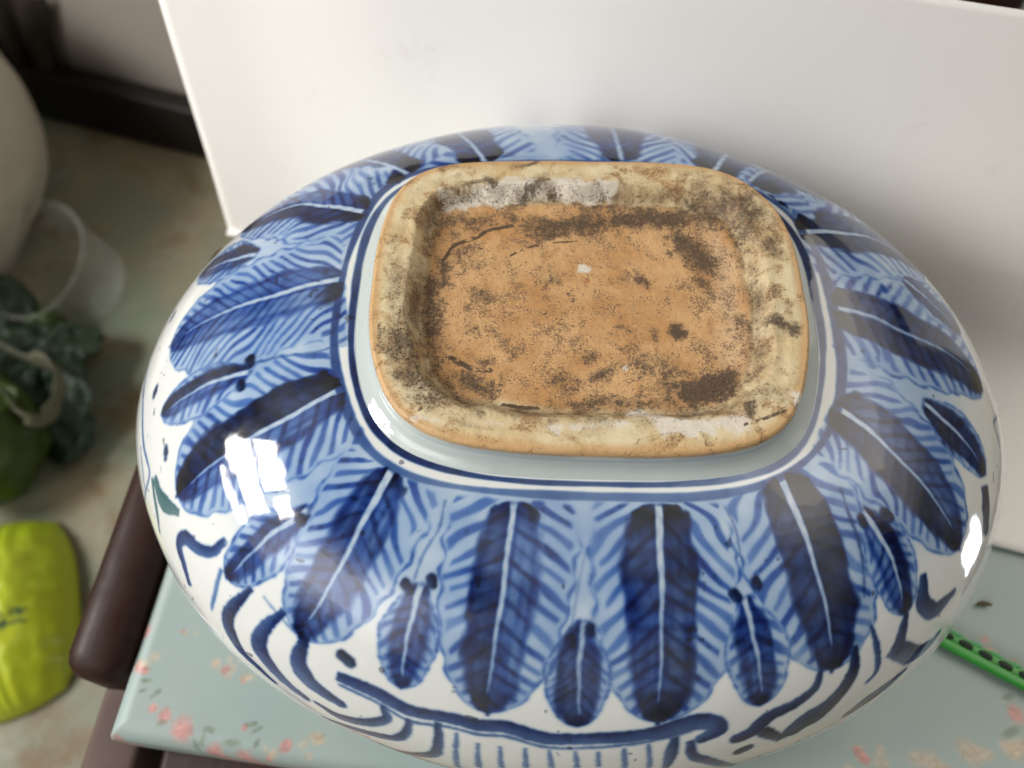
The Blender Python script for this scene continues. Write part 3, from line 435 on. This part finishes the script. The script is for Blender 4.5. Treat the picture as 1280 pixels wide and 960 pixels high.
# unglazed underside: rim, recess, clay floor
DIRT=[[[[-0.0456,0.015],[-0.0423,0.0215],[-0.0352,0.0251],[-0.0308,0.0284],[-0.0234,0.0304]],0.00084,1.0,"d"],[[[-0.0248,0.0166],[-0.0194,0.0204],[-0.015,0.0222]],0.00036,1.0,"d"],[[[-0.0094,0.0234],[-0.0018,0.0243]],0.00036,1.1,"d"],[[[-0.0493,0.0057],[-0.0482,-0.0142]],0.00239,0.75,"d"],[[[-0.0471,-0.0127],[-0.045,-0.0269],[-0.0412,-0.0324]],0.00215,0.5,"d"],[[[-0.0481,0.03],[-0.0407,0.0323],[-0.0341,0.0325]],0.00287,0.65,"d"],[[[-0.0455,0.014],[-0.0443,0.0059]],0.00168,0.7,"d"],[[[-0.0401,0.0192],[-0.036,0.0126]],0.00359,0.4,"d"],[[[-0.0582,0.0087],[-0.0586,-0.0008],[-0.0571,-0.0099],[-0.0565,-0.0164]],0.00168,0.6,"d"],[[[-0.0558,-0.0187],[-0.0553,-0.0244]],0.00311,0.9,"d"],[[[-0.0534,-0.0305],[-0.0492,-0.0347],[-0.0434,-0.0388]],0.00287,0.8,"d"],[[[-0.0627,-0.0145],[-0.0619,-0.0246]],0.00084,0.6,"d"],[[[-0.0496,-0.0444],[-0.0468,-0.0418]],0.0006,0.9,"d"],[[[-0.063,-0.0329],[-0.0618,-0.0355]],0.00072,0.5,"d"],[[[-0.0415,0.0418],[-0.0372,0.0449],[-0.0304,0.0458]],0.00108,0.75,"d"],[[[-0.0313,0.0454],[-0.0301,0.0447]],0.00132,1.0,"d"],[[[-0.0195,0.053],[-0.0148,0.0551]],0.00096,0.9,"d"],[[[-0.0195,0.042],[-0.0127,0.0464]],0.00156,0.95,"d"],[[[-0.0235,0.039],[-0.0234,0.0328]],0.00168,0.6,"d"],[[[-0.0451,0.0394],[-0.0501,0.0335]],0.00168,0.5,"d"],[[[-0.0168,0.0295],[-0.0075,0.0312],[0.0059,0.0323],[0.0195,0.0362],[0.0328,0.0345]],0.00323,0.85,"d"],[[[0.0008,0.0386],[0.02,0.0421]],0.00191,0.6,"d"],[[[0.0442,0.0399],[0.0546,0.0365]],0.00527,0.85,"d"],[[[0.0524,0.0304],[0.0553,0.0259]],0.00263,0.8,"d"],[[[0.032,0.0263],[0.0373,0.0213],[0.04,0.0153]],0.00287,0.9,"d"],[[[0.0381,0.0097],[0.0401,0.0049]],0.00191,0.6,"d"],[[[0.0335,0.0145],[0.0408,0.0114]],0.00096,0.6,"d"],[[[0.0613,0.0193],[0.0621,0.0173]],0.00227,0.95,"d"],[[[0.056,-0.0098],[0.0591,-0.0106],[0.0627,-0.0135]],0.00132,1.0,"d"],[[[0.055,0.0066],[0.0559,0.0057]],0.00084,0.8,"d"],[[[0.0485,-0.0073],[0.0504,-0.0108]],0.00215,0.6,"d"],[[[0.0526,0.0183],[0.054,0.0134]],0.00215,0.5,"d"],[[[0.0176,0.0088],[0.0205,0.0076]],0.0012,0.7,"d"],[[[0.028,-0.0102],[0.0287,-0.0131]],0.00144,1.1,"d"],[[[0.0215,-0.0115],[0.0217,-0.0145]],0.00144,0.6,"d"],[[[0.0125,0.009],[0.0177,0.0108]],0.00144,0.4,"d"],[[[0.0303,-0.034],[0.0411,-0.0299]],0.00239,1.25,"d"],[[[0.0189,-0.0226],[0.0246,-0.0253]],0.00431,0.55,"d"],[[[0.0016,-0.0375],[0.0142,-0.0375],[0.0258,-0.0373]],0.00215,0.6,"d"],[[[0.0275,-0.0427],[0.0334,-0.0413]],0.00215,0.75,"d"],[[[0.0359,-0.0394],[0.0405,-0.0398]],0.00239,0.6,"d"],[[[0.0453,-0.0397],[0.0456,-0.0423]],0.0012,0.9,"d"],[[[0.047,-0.0344],[0.0549,-0.0361]],0.00311,0.5,"d"],[[[0.043,-0.0465],[0.0494,-0.0443],[0.0551,-0.0419]],0.00048,1.0,"d"],[[[0.0536,-0.0218],[0.0582,-0.0301]],0.00215,0.35,"d"],[[[-0.0413,-0.0229],[-0.035,-0.0262],[-0.0293,-0.0269]],0.00108,1.0,"d"],[[[-0.0367,-0.0301],[-0.0307,-0.0332]],0.00191,0.8,"d"],[[[-0.0248,-0.0387],[-0.0198,-0.0396],[-0.0148,-0.0398]],0.00072,1.1,"d"],[[[-0.0293,-0.0414],[-0.0225,-0.0436]],0.00239,0.5,"d"],[[[-0.0373,-0.0416],[-0.0315,-0.044]],0.00144,0.6,"d"],[[[-0.0168,-0.0437],[-0.0112,-0.0443]],0.00215,0.6,"d"],[[[-0.0044,-0.0442],[0.0024,-0.0451]],0.00191,0.6,"d"],[[[-0.0111,-0.0384],[0.0004,-0.0384]],0.00168,0.5,"d"],[[[0.002,-0.0286],[0.0068,-0.0263]],0.0012,0.7,"m"],[[[-0.0086,-0.0289],[-0.004,-0.0315]],0.00168,0.55,"d"],[[[-0.0302,-0.0122],[-0.0277,-0.0137]],0.00168,0.5,"d"],[[[-0.0247,-0.018],[-0.0228,-0.0194]],0.00191,0.5,"d"],[[[-0.0231,0.0064],[-0.0206,0.0049]],0.00144,0.5,"d"],[[[-0.0283,0.0128],[-0.0232,0.0097]],0.00311,0.35,"d"],[[[-0.0107,-0.0118],[-0.0084,-0.0176]],0.00479,0.25,"d"],[[[0.0135,-0.0141],[0.0191,-0.0198]],0.00479,0.35,"d"],[[[0.0075,0.0105],[0.0098,0.0057]],0.00239,0.25,"d"],[[[0.0327,-0.0166],[0.0392,-0.0221]],0.00359,0.35,"d"],[[[-0.0001,0.0126],[0.0009,0.012]],0.0012,1,"w"],[[[0.0114,-0.0248],[0.0116,-0.0253]],0.00096,1,"w"],[[[-0.0459,0.038],[-0.0371,0.0404],[-0.0236,0.0434],[-0.0099,0.0446],[0.0023,0.0431],[0.0106,0.0444]],0.00203,0.95,"w"],[[[0.0117,-0.0415],[0.0188,-0.0432]],0.00215,0.8,"w"],[[[0.0203,-0.047],[0.0293,-0.0473],[0.042,-0.0455]],0.00168,0.95,"w"],[[[-0.049,-0.0462],[-0.0404,-0.0475],[-0.0247,-0.0477]],0.0012,0.5,"w"],[[[-0.0112,-0.0484],[0.0,-0.0477],[0.0091,-0.047]],0.00144,0.6,"w"],[[[0.0433,0.0319],[0.0469,0.0149],[0.0455,-0.0058]],0.00191,0.7,"p"],[[[0.0463,-0.0073],[0.0447,-0.0206]],0.00239,0.65,"p"],[[[0.0594,-0.0368],[0.0599,-0.0381]],0.00144,0.9,"w"],[[[0.0581,0.007],[0.0627,-0.0039]],0.00527,0.5,"c"],[[[-0.0647,0.0185],[-0.064,-0.0009]],0.00287,0.5,"c"],[[[0.001,0.0081],[0.0012,0.0077]],0.00096,0.7,"r"]]
nr_, nt_ = 330, 820; th = np.linspace(0,2*np.pi,nt_,endpoint=False); fx, fy = foot_outline(th); edge = fbm(np.stack([fx,fy,0*fx],-1), 90., 2.)-.5
rho = np.sqrt(np.linspace(1e-7,1,nr_))[:,None]; X = fx*rho; Y = fy*rho
# distance to the outline
O = np.stack([fx,fy],-1); XY = np.stack([X,Y],-1).reshape(-1,2); D_ = np.full(len(XY),9.)
for o_ in O: np.minimum(D_, (XY[:,0]-o_[0])**2+(XY[:,1]-o_[1])**2, out=D_)
D_ = np.sqrt(np.maximum(D_,0)); D_ = np.where(np.repeat(rho.ravel(),nt_)>.9999, 0, D_)
P2 = np.c_[XY, np.zeros(len(XY))]; nA = fbm(P2, 110., 3.)-.5; nB = fbm(P2, 420., 6.)-.5; nC = fbm(P2, 1100., 9.)-.5
dd = D_+.0034*nA
rd = .0011; zz = -rd+np.sqrt(np.clip(rd**2-np.clip(rd-D_,0,rd)**2,0,None))
zz += -.0005*sst(.003,.010,dd)+.0004*sst(.0,.006,dd)
zz += -.0052*sst(.0108,.0160,dd)+.00035*np.exp(-((dd-.0102)/.0017)**2)
lip = np.exp(-((dd-.0178)/.0016)**2); zz += .00025*lip
zz += .00035*nB*sst(.0,.003,D_)+.0004*nA*sst(.002,.006,D_)
zz = zz-np.where(D_<.0012, .0009*(edge[None,:].repeat(nr_,0).ravel()+.5)*(1-D_/.0012),0)
V = np.c_[XY, zz+ZO]; dirt = np.zeros(len(V)); wht = np.zeros(len(V)); pnk = np.zeros(len(V)); crm = np.zeros(len(V)); red = np.zeros(len(V))
for pts,hw,kv,kd in DIRT:
    L = np.array(pts); b_ = np.full(len(V),9.); lo, hi = L.min(0)-hw*3-.002, L.max(0)+hw*3+.002; ix = np.nonzero(((XY>=lo)&(XY<=hi)).all(1))[0]; X_ = XY[ix]; b_ = np.full(len(ix),9.)
    for a_, c_ in zip(L[:-1],L[1:]):
        v_ = c_-a_; u_ = np.clip(((X_-a_)@v_)/(v_@v_+1e-12),0,1); b_ = np.minimum(b_, np.linalg.norm(X_-a_-u_[:,None]*v_,axis=1))
    thin = hw < .0012
    hw = hw*(1.25 if not thin else 1.); q = b_/hw+(1.3 if not thin else .5)*(nA[ix]*1.3+nB[ix]*1.2)+.5*nC[ix]; fe = (1-np.clip(q/2.4,0,1))**.9 if not thin else sst(1.4,.5,q)*sst(.22,.5,nB[ix]+.5)
    tgt = dict(d=dirt,m=dirt,w=wht,p=pnk,c=crm,r=red)[kd]; tgt[ix] = np.maximum(tgt[ix], fe*kv)
floorm0 = sst(.0150,.0182,dd)
# dark brown band painted all along the recess, broken up by noise
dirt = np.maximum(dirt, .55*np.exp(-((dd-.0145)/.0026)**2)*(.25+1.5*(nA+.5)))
nD = fbm(P2, 95., 21.); dirt = np.maximum(dirt, .50*floorm0*sst(.42,.80,nD)*sst(.25,.7,fbm(P2,320.,27.))); dirt = np.maximum(dirt, .42*sst(.003,.006,dd)*sst(.016,.012,dd)*sst(.48,.75,fbm(P2,70.,12.)))
floorm = sst(.0150,.0182,dd); rimedge = sst(.0042,.0012,D_+.0016*nA)
me = mesh_np('unglazed_base', V, grid_faces(nr_,nt_,True))
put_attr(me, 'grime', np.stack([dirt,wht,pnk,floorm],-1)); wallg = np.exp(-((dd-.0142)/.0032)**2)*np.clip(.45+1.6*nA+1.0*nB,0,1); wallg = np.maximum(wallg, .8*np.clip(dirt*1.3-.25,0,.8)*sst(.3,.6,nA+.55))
put_attr(me, 'clay', np.stack([rimedge,crm,red,wallg],-1))
def m_clay():
    m, nt, b = mat('unglazed_clay'); n = N(nt)
    _,d,wt,pk,fl = n.attr('grime'); _,re,cr,rd_,wg = n.attr('clay')
    n1 = n.noise(55.,5.,.6); n2 = n.noise(230.,5.,.7); n3 = n.noise(900.,4.,.75); n4 = n.noise(1700.,3.,.7); n5 = n.noise(140.,4.,.6, dist=.5)
    rim = n.mix(n.step(n1,.35,.65), (.60,.46,.25), (.70,.61,.40)); rim = n.mix(n.step(n5,.45,.66,0,.75), rim, (.45,.27,.105))
    rim = n.mix(n.math('MULTIPLY',cr,.8), rim, (.55,.46,.28))
    flo = n.mix(n.step(n1,.38,.62), (.49,.265,.105), (.60,.37,.175)); flo = n.mix(n.step(n5,.5,.72,0,.7), flo, (.70,.45,.22)); flo = n.mix(n.step(n2,.55,.75,0,.55), flo, (.33,.165,.07))
    c = n.mix(fl, rim, flo); c = n.mix(n.math('MULTIPLY',re,.85), c, (.56,.34,.15)); c = n.mix(pk, c, (.66,.47,.29))
    c = n.mix(rd_, c, (.35,.10,.03))
    n6 = n.noise(2600.,2.,.6)
    cen = lambda x, k: n.math('MULTIPLY', n.math('SUBTRACT', x, .5), k)
    soft = n.math('ADD', d, n.math('ADD', cen(n2,1.0), cen(n3,.8)))
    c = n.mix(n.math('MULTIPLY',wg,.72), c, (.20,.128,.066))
    c = n.mix(n.step(soft,.14,.80,0,.60), c, (.17,.11,.058))
    c = n.mix(n.step(n.math('ADD',wt,n.math('SUBTRACT',cen(n2,.9),n.math('MULTIPLY',d,.35))),.28,.60), c, (.68,.63,.54))
    hard = n.math('ADD', n.math('ADD', d, n.math('MULTIPLY',fl,.20)), n.math('ADD', cen(n2,1.3), n.math('ADD', cen(n3,2.2), cen(n6,1.6))))
    c = n.mix(n.step(hard,.60,.90,0,.85), c, (.075,.052,.035))
    fleck = n.step(n.math('ADD', n4, n.math('ADD', cen(n5,1.0), n.math('MULTIPLY',fl,.035))),.60,.68,0,.7); c = n.mix(fleck, c, (.10,.05,.035))
    lite = n.step(n.math('ADD', n6, cen(n2,.5)),.68,.76,0,.6); c = n.mix(lite, c, (.66,.50,.34))
    n.put(b.inputs['Base Color'], c); n.put(b.inputs['Roughness'], n.step(n.math('SUBTRACT',n.math('ADD',wt,n.math('MULTIPLY',n.math('SUBTRACT',1.,fl),.35)),d),.1,.7,.62,.32)); b.inputs['Specular IOR Level'].default_value = .4
    n.put(b.inputs['Normal'], n.bump(n.math('ADD',n3,n.math('MULTIPLY',n2,1.5)),.55,.0004)); return m
link('unglazed_base', me, m_clay(), pot)
# grains of soil caught in the dark patches
rs = np.random.RandomState(5); prob = np.clip(dirt-.45,0,1)**1.5*sst(.002,.005,D_)+.010*floorm; prob /= prob.sum(); pick = rs.choice(len(V), 2600, p=prob)
ico = np.array([(0,0,1),(.9,0,.2),(-.4,.8,.1),(-.5,-.75,.15),(0,0,-.6)],float); icf = np.array([(0,1,2),(0,2,3),(0,3,1),(4,2,1),(4,3,2),(4,1,3)])
GV, GF = [], []
for i, k in enumerate(pick):
    s_ = rs.uniform(.00008,.00026)*(1.7 if rs.rand()<.06 else 1); a_ = rs.uniform(0,6.28); R_ = np.array([[math.cos(a_),-math.sin(a_),0],[math.sin(a_),math.cos(a_),0],[0,0,1]])
    GV.append((ico*rs.uniform(.6,1.4,(5,3)))@R_.T*s_+V[k]+[rs.randn()*.0002,rs.randn()*.0002,s_*.35]); GF.append(icf+5*i)
o = link('soil_grain', mesh_np('soil_grain', np.vstack(GV), np.vstack(GF), False), m_simple('soil', (.03,.02,.014), (.30,.22,.15), 700., .8), pot); o['kind'] = 'stuff'

# ---------------------------------------------------------------- green plastic strip and a crumb on the cushion
strip = tag(empty('plastic_strip', (.158,-.0790,0)), 'bright green plastic strip with a row of dark pockets on the cushion', 'strip')
dv = Vector((.185-.159, -.091+.076, 0)); strip.rotation_euler[2] = math.atan2(dv.y, dv.x)
gm = m_simple('green_plastic', (.02,.26,.02), (.035,.36,.04), 40., .35); gd = m_simple('dark_green_pocket', (.004,.016,.008), (.012,.03,.015), 300., .7); gl = m_simple('light_green_bead', (.08,.36,.12), (.14,.46,.20), 60., .4)
box_prof('bar', (.15,.0038,.003), .0008, gm, strip, (.068,.0006,.0017)); box_prof('backing', (.15,.0046,.0018), .0006, gm, strip, (.068,.0046,.0012))
import bmesh
for nm_, m_, yy, zz_, sc_ in (('pocket', gd, .0042, .0020, (.0031,.0017,.0008)), ('bead', gl, .0066, .0018, (.0026,.0010,.0011))):
    bm = bmesh.new(); bmesh.ops.create_uvsphere(bm, u_segments=12, v_segments=8, radius=1); bmesh.ops.scale(bm, vec=sc_, verts=bm.verts)
    me = bpy.data.meshes.new(nm_); bm.to_mesh(me); bm.free()
    for p_ in me.polygons: p_.use_smooth = True
    me.materials.append(m_)
    for k in range(18): link(nm_, me, None, strip, (-.003+k*.0079+(.0035 if nm_ == 'bead' else 0), yy, zz_))
def blob(name, r, m, loc, parent=None, seed=0, amp=.25, sc=2., nu=48, nv=28, prof=None):
    u = np.linspace(0,2*np.pi,nu,endpoint=False)[None,:]; v = np.linspace(.02,np.pi-.02,nv)[:,None]
    Q = np.stack([np.cos(u)*np.sin(v), np.sin(u)*np.sin(v), np.cos(v)+0*u],-1); k = 1+amp*(fbm(Q+seed*3.1, sc, 2.+seed)-.5)*2
    if prof: Q = prof(Q)
    return link(name, mesh_np(name, (Q*k[...,None]*np.array(r)).reshape(-1,3), grid_faces(nv,nu,True)[:, ::-1]), m, parent, loc)
def bend(Q): Q = Q.copy(); Q[...,1] += -.55*Q[...,0]**2; return Q
tag(blob('crumb', (.0032,.0011,.0009), m_simple('seed_brown', (.05,.04,.02), (.12,.09,.05), 900., .7), (.1775,-.0605,.0006), seed=2, prof=bend), 'tiny curved brown crumb on the cushion beside the planter', 'crumb')

# ---------------------------------------------------------------- things on the floor to the left
sack_m, nt, b = mat('pale_plastic'); n = N(nt); v = n.noise(7.,5.,.6,dist=.6); n.put(b.inputs['Base Color'], n.mix(v,(.50,.46,.38),(.62,.58,.49))); b.inputs['Roughness'].default_value = .45
n.put(b.inputs['Normal'], n.bump(v,.8,.02))
tag(blob('sack', (.15,.20,.16), sack_m, (-.665,.43,FZ+.145), seed=4, amp=.10, sc=1.6, nu=90, nv=60), 'bulging off-white plastic sack on the floor at the left edge', 'sack')
# clear plastic bowl
def lathe(prof, n=64):
    a = np.linspace(0,2*np.pi,n,endpoint=False); pr = np.array(prof)
    return np.stack([pr[:,:1]*np.cos(a), pr[:,:1]*np.sin(a), pr[:,1:]+0*a],-1).reshape(-1,3), grid_faces(len(pr),n,True)
clear, nt, b = mat('clear_plastic'); n = N(nt); b.inputs['Base Color'].default_value = (.55,.57,.53,1); b.inputs['Roughness'].default_value = .08
tr = n.new('ShaderNodeBsdfTransparent'); lwt = n.new('ShaderNodeLayerWeight'); lwt.inputs[0].default_value = .35; mx = n.new('ShaderNodeMixShader')
n.put(mx.inputs[0], n.math('ADD', n.math('MULTIPLY', lwt.outputs['Facing'], .25), n.step(n.noise(40.,4.),.5,.75,.02,.12))); nt.links.new(tr.outputs[0], mx.inputs[1]); nt.links.new(b.outputs[0], mx.inputs[2])
nt.links.new(mx.outputs[0], nt.nodes['Material Output'].inputs['Surface'])
Vc, Fc = lathe([(.001,.003),(.040,.003),(.043,.006),(.058,.075),(.0605,.078),(.0635,.078),(.0635,.0765),(.0605,.0755),(.0445,.004),(.042,0.),(.001,0.)])
o = skin_shape('plastic_bowl', Vc, Fc[:, ::-1], clear, None, (-.478,.372,FZ+.001)); o.rotation_euler = (.30,-.34,0); o.location.z += .016
tag(o, 'clear plastic bowl standing on the floor beside the pale sack', 'bowl')
# leafy greens in a film bag
greens = tag(empty('leafy_greens', (-.53,.235,FZ)), 'bunch of dark leafy greens in a crumpled plastic bag at the left edge', 'vegetables')
def m_leaf(name, a, c):
    m, nt, b = mat(name); n = N(nt); v = n.noise(22.,5.,.6,dist=.8); n.put(b.inputs['Base Color'], n.mix(v,a,c)); b.inputs['Roughness'].default_value = .5; n.put(b.inputs['Normal'], n.bump(v,.6,.01)); return m
lg, dg, pale = m_leaf('cabbage_green',(.016,.040,.004),(.06,.10,.010)), m_leaf('dark_leaf',(.006,.02,.008),(.02,.05,.02)), m_leaf('leaf_rib',(.10,.105,.07),(.19,.185,.13))
def crumple(name, cx, cy, cz, rx, ry, rot, tilt, m, seed):
    nu, nv = 34, 26; u, v = np.meshgrid(np.linspace(-1,1,nu), np.linspace(-1,1,nv)); rr = np.hypot(u,v)
    Q = np.stack([u*rx*np.sqrt(np.clip(1-.45*v**2,0,1)), v*ry*np.sqrt(np.clip(1-.45*u**2,0,1)), 0*u],-1)
    Q[...,2] = -.25*(rx+ry)*rr**2*.5+.035*(fbm(np.stack([u,v,0*u+seed],-1),1.6,seed)-.5)+.012*(fbm(np.stack([u,v,0*u+seed],-1),5.,seed)-.5)
    o = skin_shape(name, Q.reshape(-1,3), grid_faces(nv,nu,False), m, greens, (cx-greens.location.x, cy-greens.location.y, cz)); o.rotation_euler = (tilt[0],tilt[1],rot)
    s = o.modifiers.new('thickness','SOLIDIFY'); s.thickness = .0015; return o
def tube(name, pts, r, m, parent, nseg=8, fx=1., fy=1.):
    p = np.array(pts,float); n_ = 110; e = np.vstack([2*p[0]-p[1],p,2*p[-1]-p[-2]]); u = np.linspace(0,len(p)-1-1e-6,n_); i = u.astype(int); f = (u-i)[:,None]; a,b_,c,d = e[i],e[i+1],e[i+2],e[i+3]
    q = .5*(2*b_+(c-a)*f+(2*a-5*b_+4*c-d)*f**2+(3*b_-3*c+d-a)*f**3); T = np.gradient(q,axis=0); T /= np.linalg.norm(T,axis=1,keepdims=True)
    s = np.cross(T,[0,0,1.]); s /= np.linalg.norm(s,axis=1,keepdims=True)+1e-9; t2 = np.cross(s,T); a_ = np.linspace(0,2*np.pi,nseg,endpoint=False)
    rr = r*(.25+1.5*fbm(q,45.))[:,None,None]; V = q[:,None]+rr*(fx*np.cos(a_)[None,:,None]*s[:,None]+fy*np.sin(a_)[None,:,None]*t2[:,None])
    return skin_shape(name, V.reshape(-1,3), grid_faces(n_,nseg,True), m, parent)
GX, GY = greens.location.x, greens.location.y
blob('cabbage', (.056,.060,.052), lg, (-.480-GX, .158-GY, .055), greens, 3, .20, 2.4, 60, 40)
crumple('leaf', -.478,.175,.110, .050,.042, .4,(.15,.25), lg, 17); crumple('leaf', -.500,.150,.105, .045,.050, 1.3,(-.2,-.1), lg, 21)
for k, (x_, y_, z_) in enumerate([(-.445,.224,.05),(-.470,.255,.055),(-.43,.205,.045),(-.480,.285,.05),(-.455,.272,.045),(-.515,.285,.06),(-.50,.24,.05)]):
    crumple('leaf', x_, y_, z_, .040+.008*(k%3), .032+.006*(k%2), .9*k, (.3*math.sin(k*2.1), .35*math.cos(k*1.3)), dg if k != 3 else lg, 1+4*k)
rim_pts = [(-.499,.259),(-.480,.251),(-.463,.243),(-.433,.231),(-.413,.223),(-.404,.204),(-.411,.175),(-.422,.169),(-.439,.185),(-.471,.212),(-.497,.232),(-.499,.259)]
tube('bag_mouth', [(x_-GX, y_-GY, .085+.008*math.sin(k*1.9)) for k, (x_, y_) in enumerate(rim_pts)], .0040, pale, greens, 10, .30, 3.2)
greens.location.x -= .028
# yellow-green pouch with dark scribble print
def pouch():
    nu, nv = 120, 90; u, v = np.meshgrid(np.linspace(-1,1,nu), np.linspace(-1,1,nv))
    h = (1-np.abs(u)**2.4)*(1-np.abs(v)**2.6); cr_ = .0016*(sst(.35,.9,np.abs(v))*np.sin(u*31+3*np.sin(u*5))+sst(.45,.95,np.abs(u))*np.sin(v*26+1))*np.sqrt(np.clip(h,0,1)); nz = fbm(np.stack([u,v,0*u],-1),2.5,4.)-.5
    top = np.stack([u*.062*(1-.25*np.abs(v)**3), v*.088*(1-.12*np.abs(u)**2), .003+.050*h**.6+.016*nz*h+cr_],-1); bot = top*np.array([1,1,0])+np.array([0,0,.001])
    V = np.vstack([top.reshape(-1,3), bot.reshape(-1,3)]); F = grid_faces(nv,nu,False); F2 = F[:, ::-1]+nu*nv; me = mesh_np('snack_pouch', V, np.vstack([F,F2]))
    col = np.tile([.54,.62,.03],(len(V),1)); g = sst(-.2,.9,V[:,1]/.09+1.2*(fbm(V,22.)-.5)); col = col*(1-g[:,None]*.55)+np.array([.40,.62,.03])*g[:,None]*.55
    rs = np.random.RandomState(8); ink = np.zeros(len(V))
    for k in range(10):     # two lines of illegible brush characters
        cx, cy = -.045+.0085*k, -.022+.004*rs.randn()
        for s_ in range(5):
            a = rs.uniform(0,3.14); l = rs.uniform(.002,.006); px, py = cx+rs.randn()*.003, cy+rs.randn()*.005
            dx, dy = V[:,0]-px, V[:,1]-py; al = np.abs(dx*math.cos(a)+dy*math.sin(a)); ac = np.abs(-dx*math.sin(a)+dy*math.cos(a)); ink = np.maximum(ink, (al<l)*sst(.0018,.0007,ac))
    ink[nu*nv:] = 0; col = col*(1-ink[:,None])+np.array([.01,.07,.04])*ink[:,None]
    put_attr(me,'print',col); m, nt, b = mat('printed_film'); n = N(nt); n.put(b.inputs['Base Color'], n.attr('print')[0]); b.inputs['Roughness'].default_value = .35; n.put(b.inputs['Normal'], n.bump(n.noise(25.,4.),.4,.006))
    o = link('snack_pouch', me, m, None, (-.460,.014,FZ+.002)); o.rotation_euler = (0,0,.35)
    return tag(o, 'puffed yellow-green pouch with dark green lettering on the floor', 'pouch')
pouch()
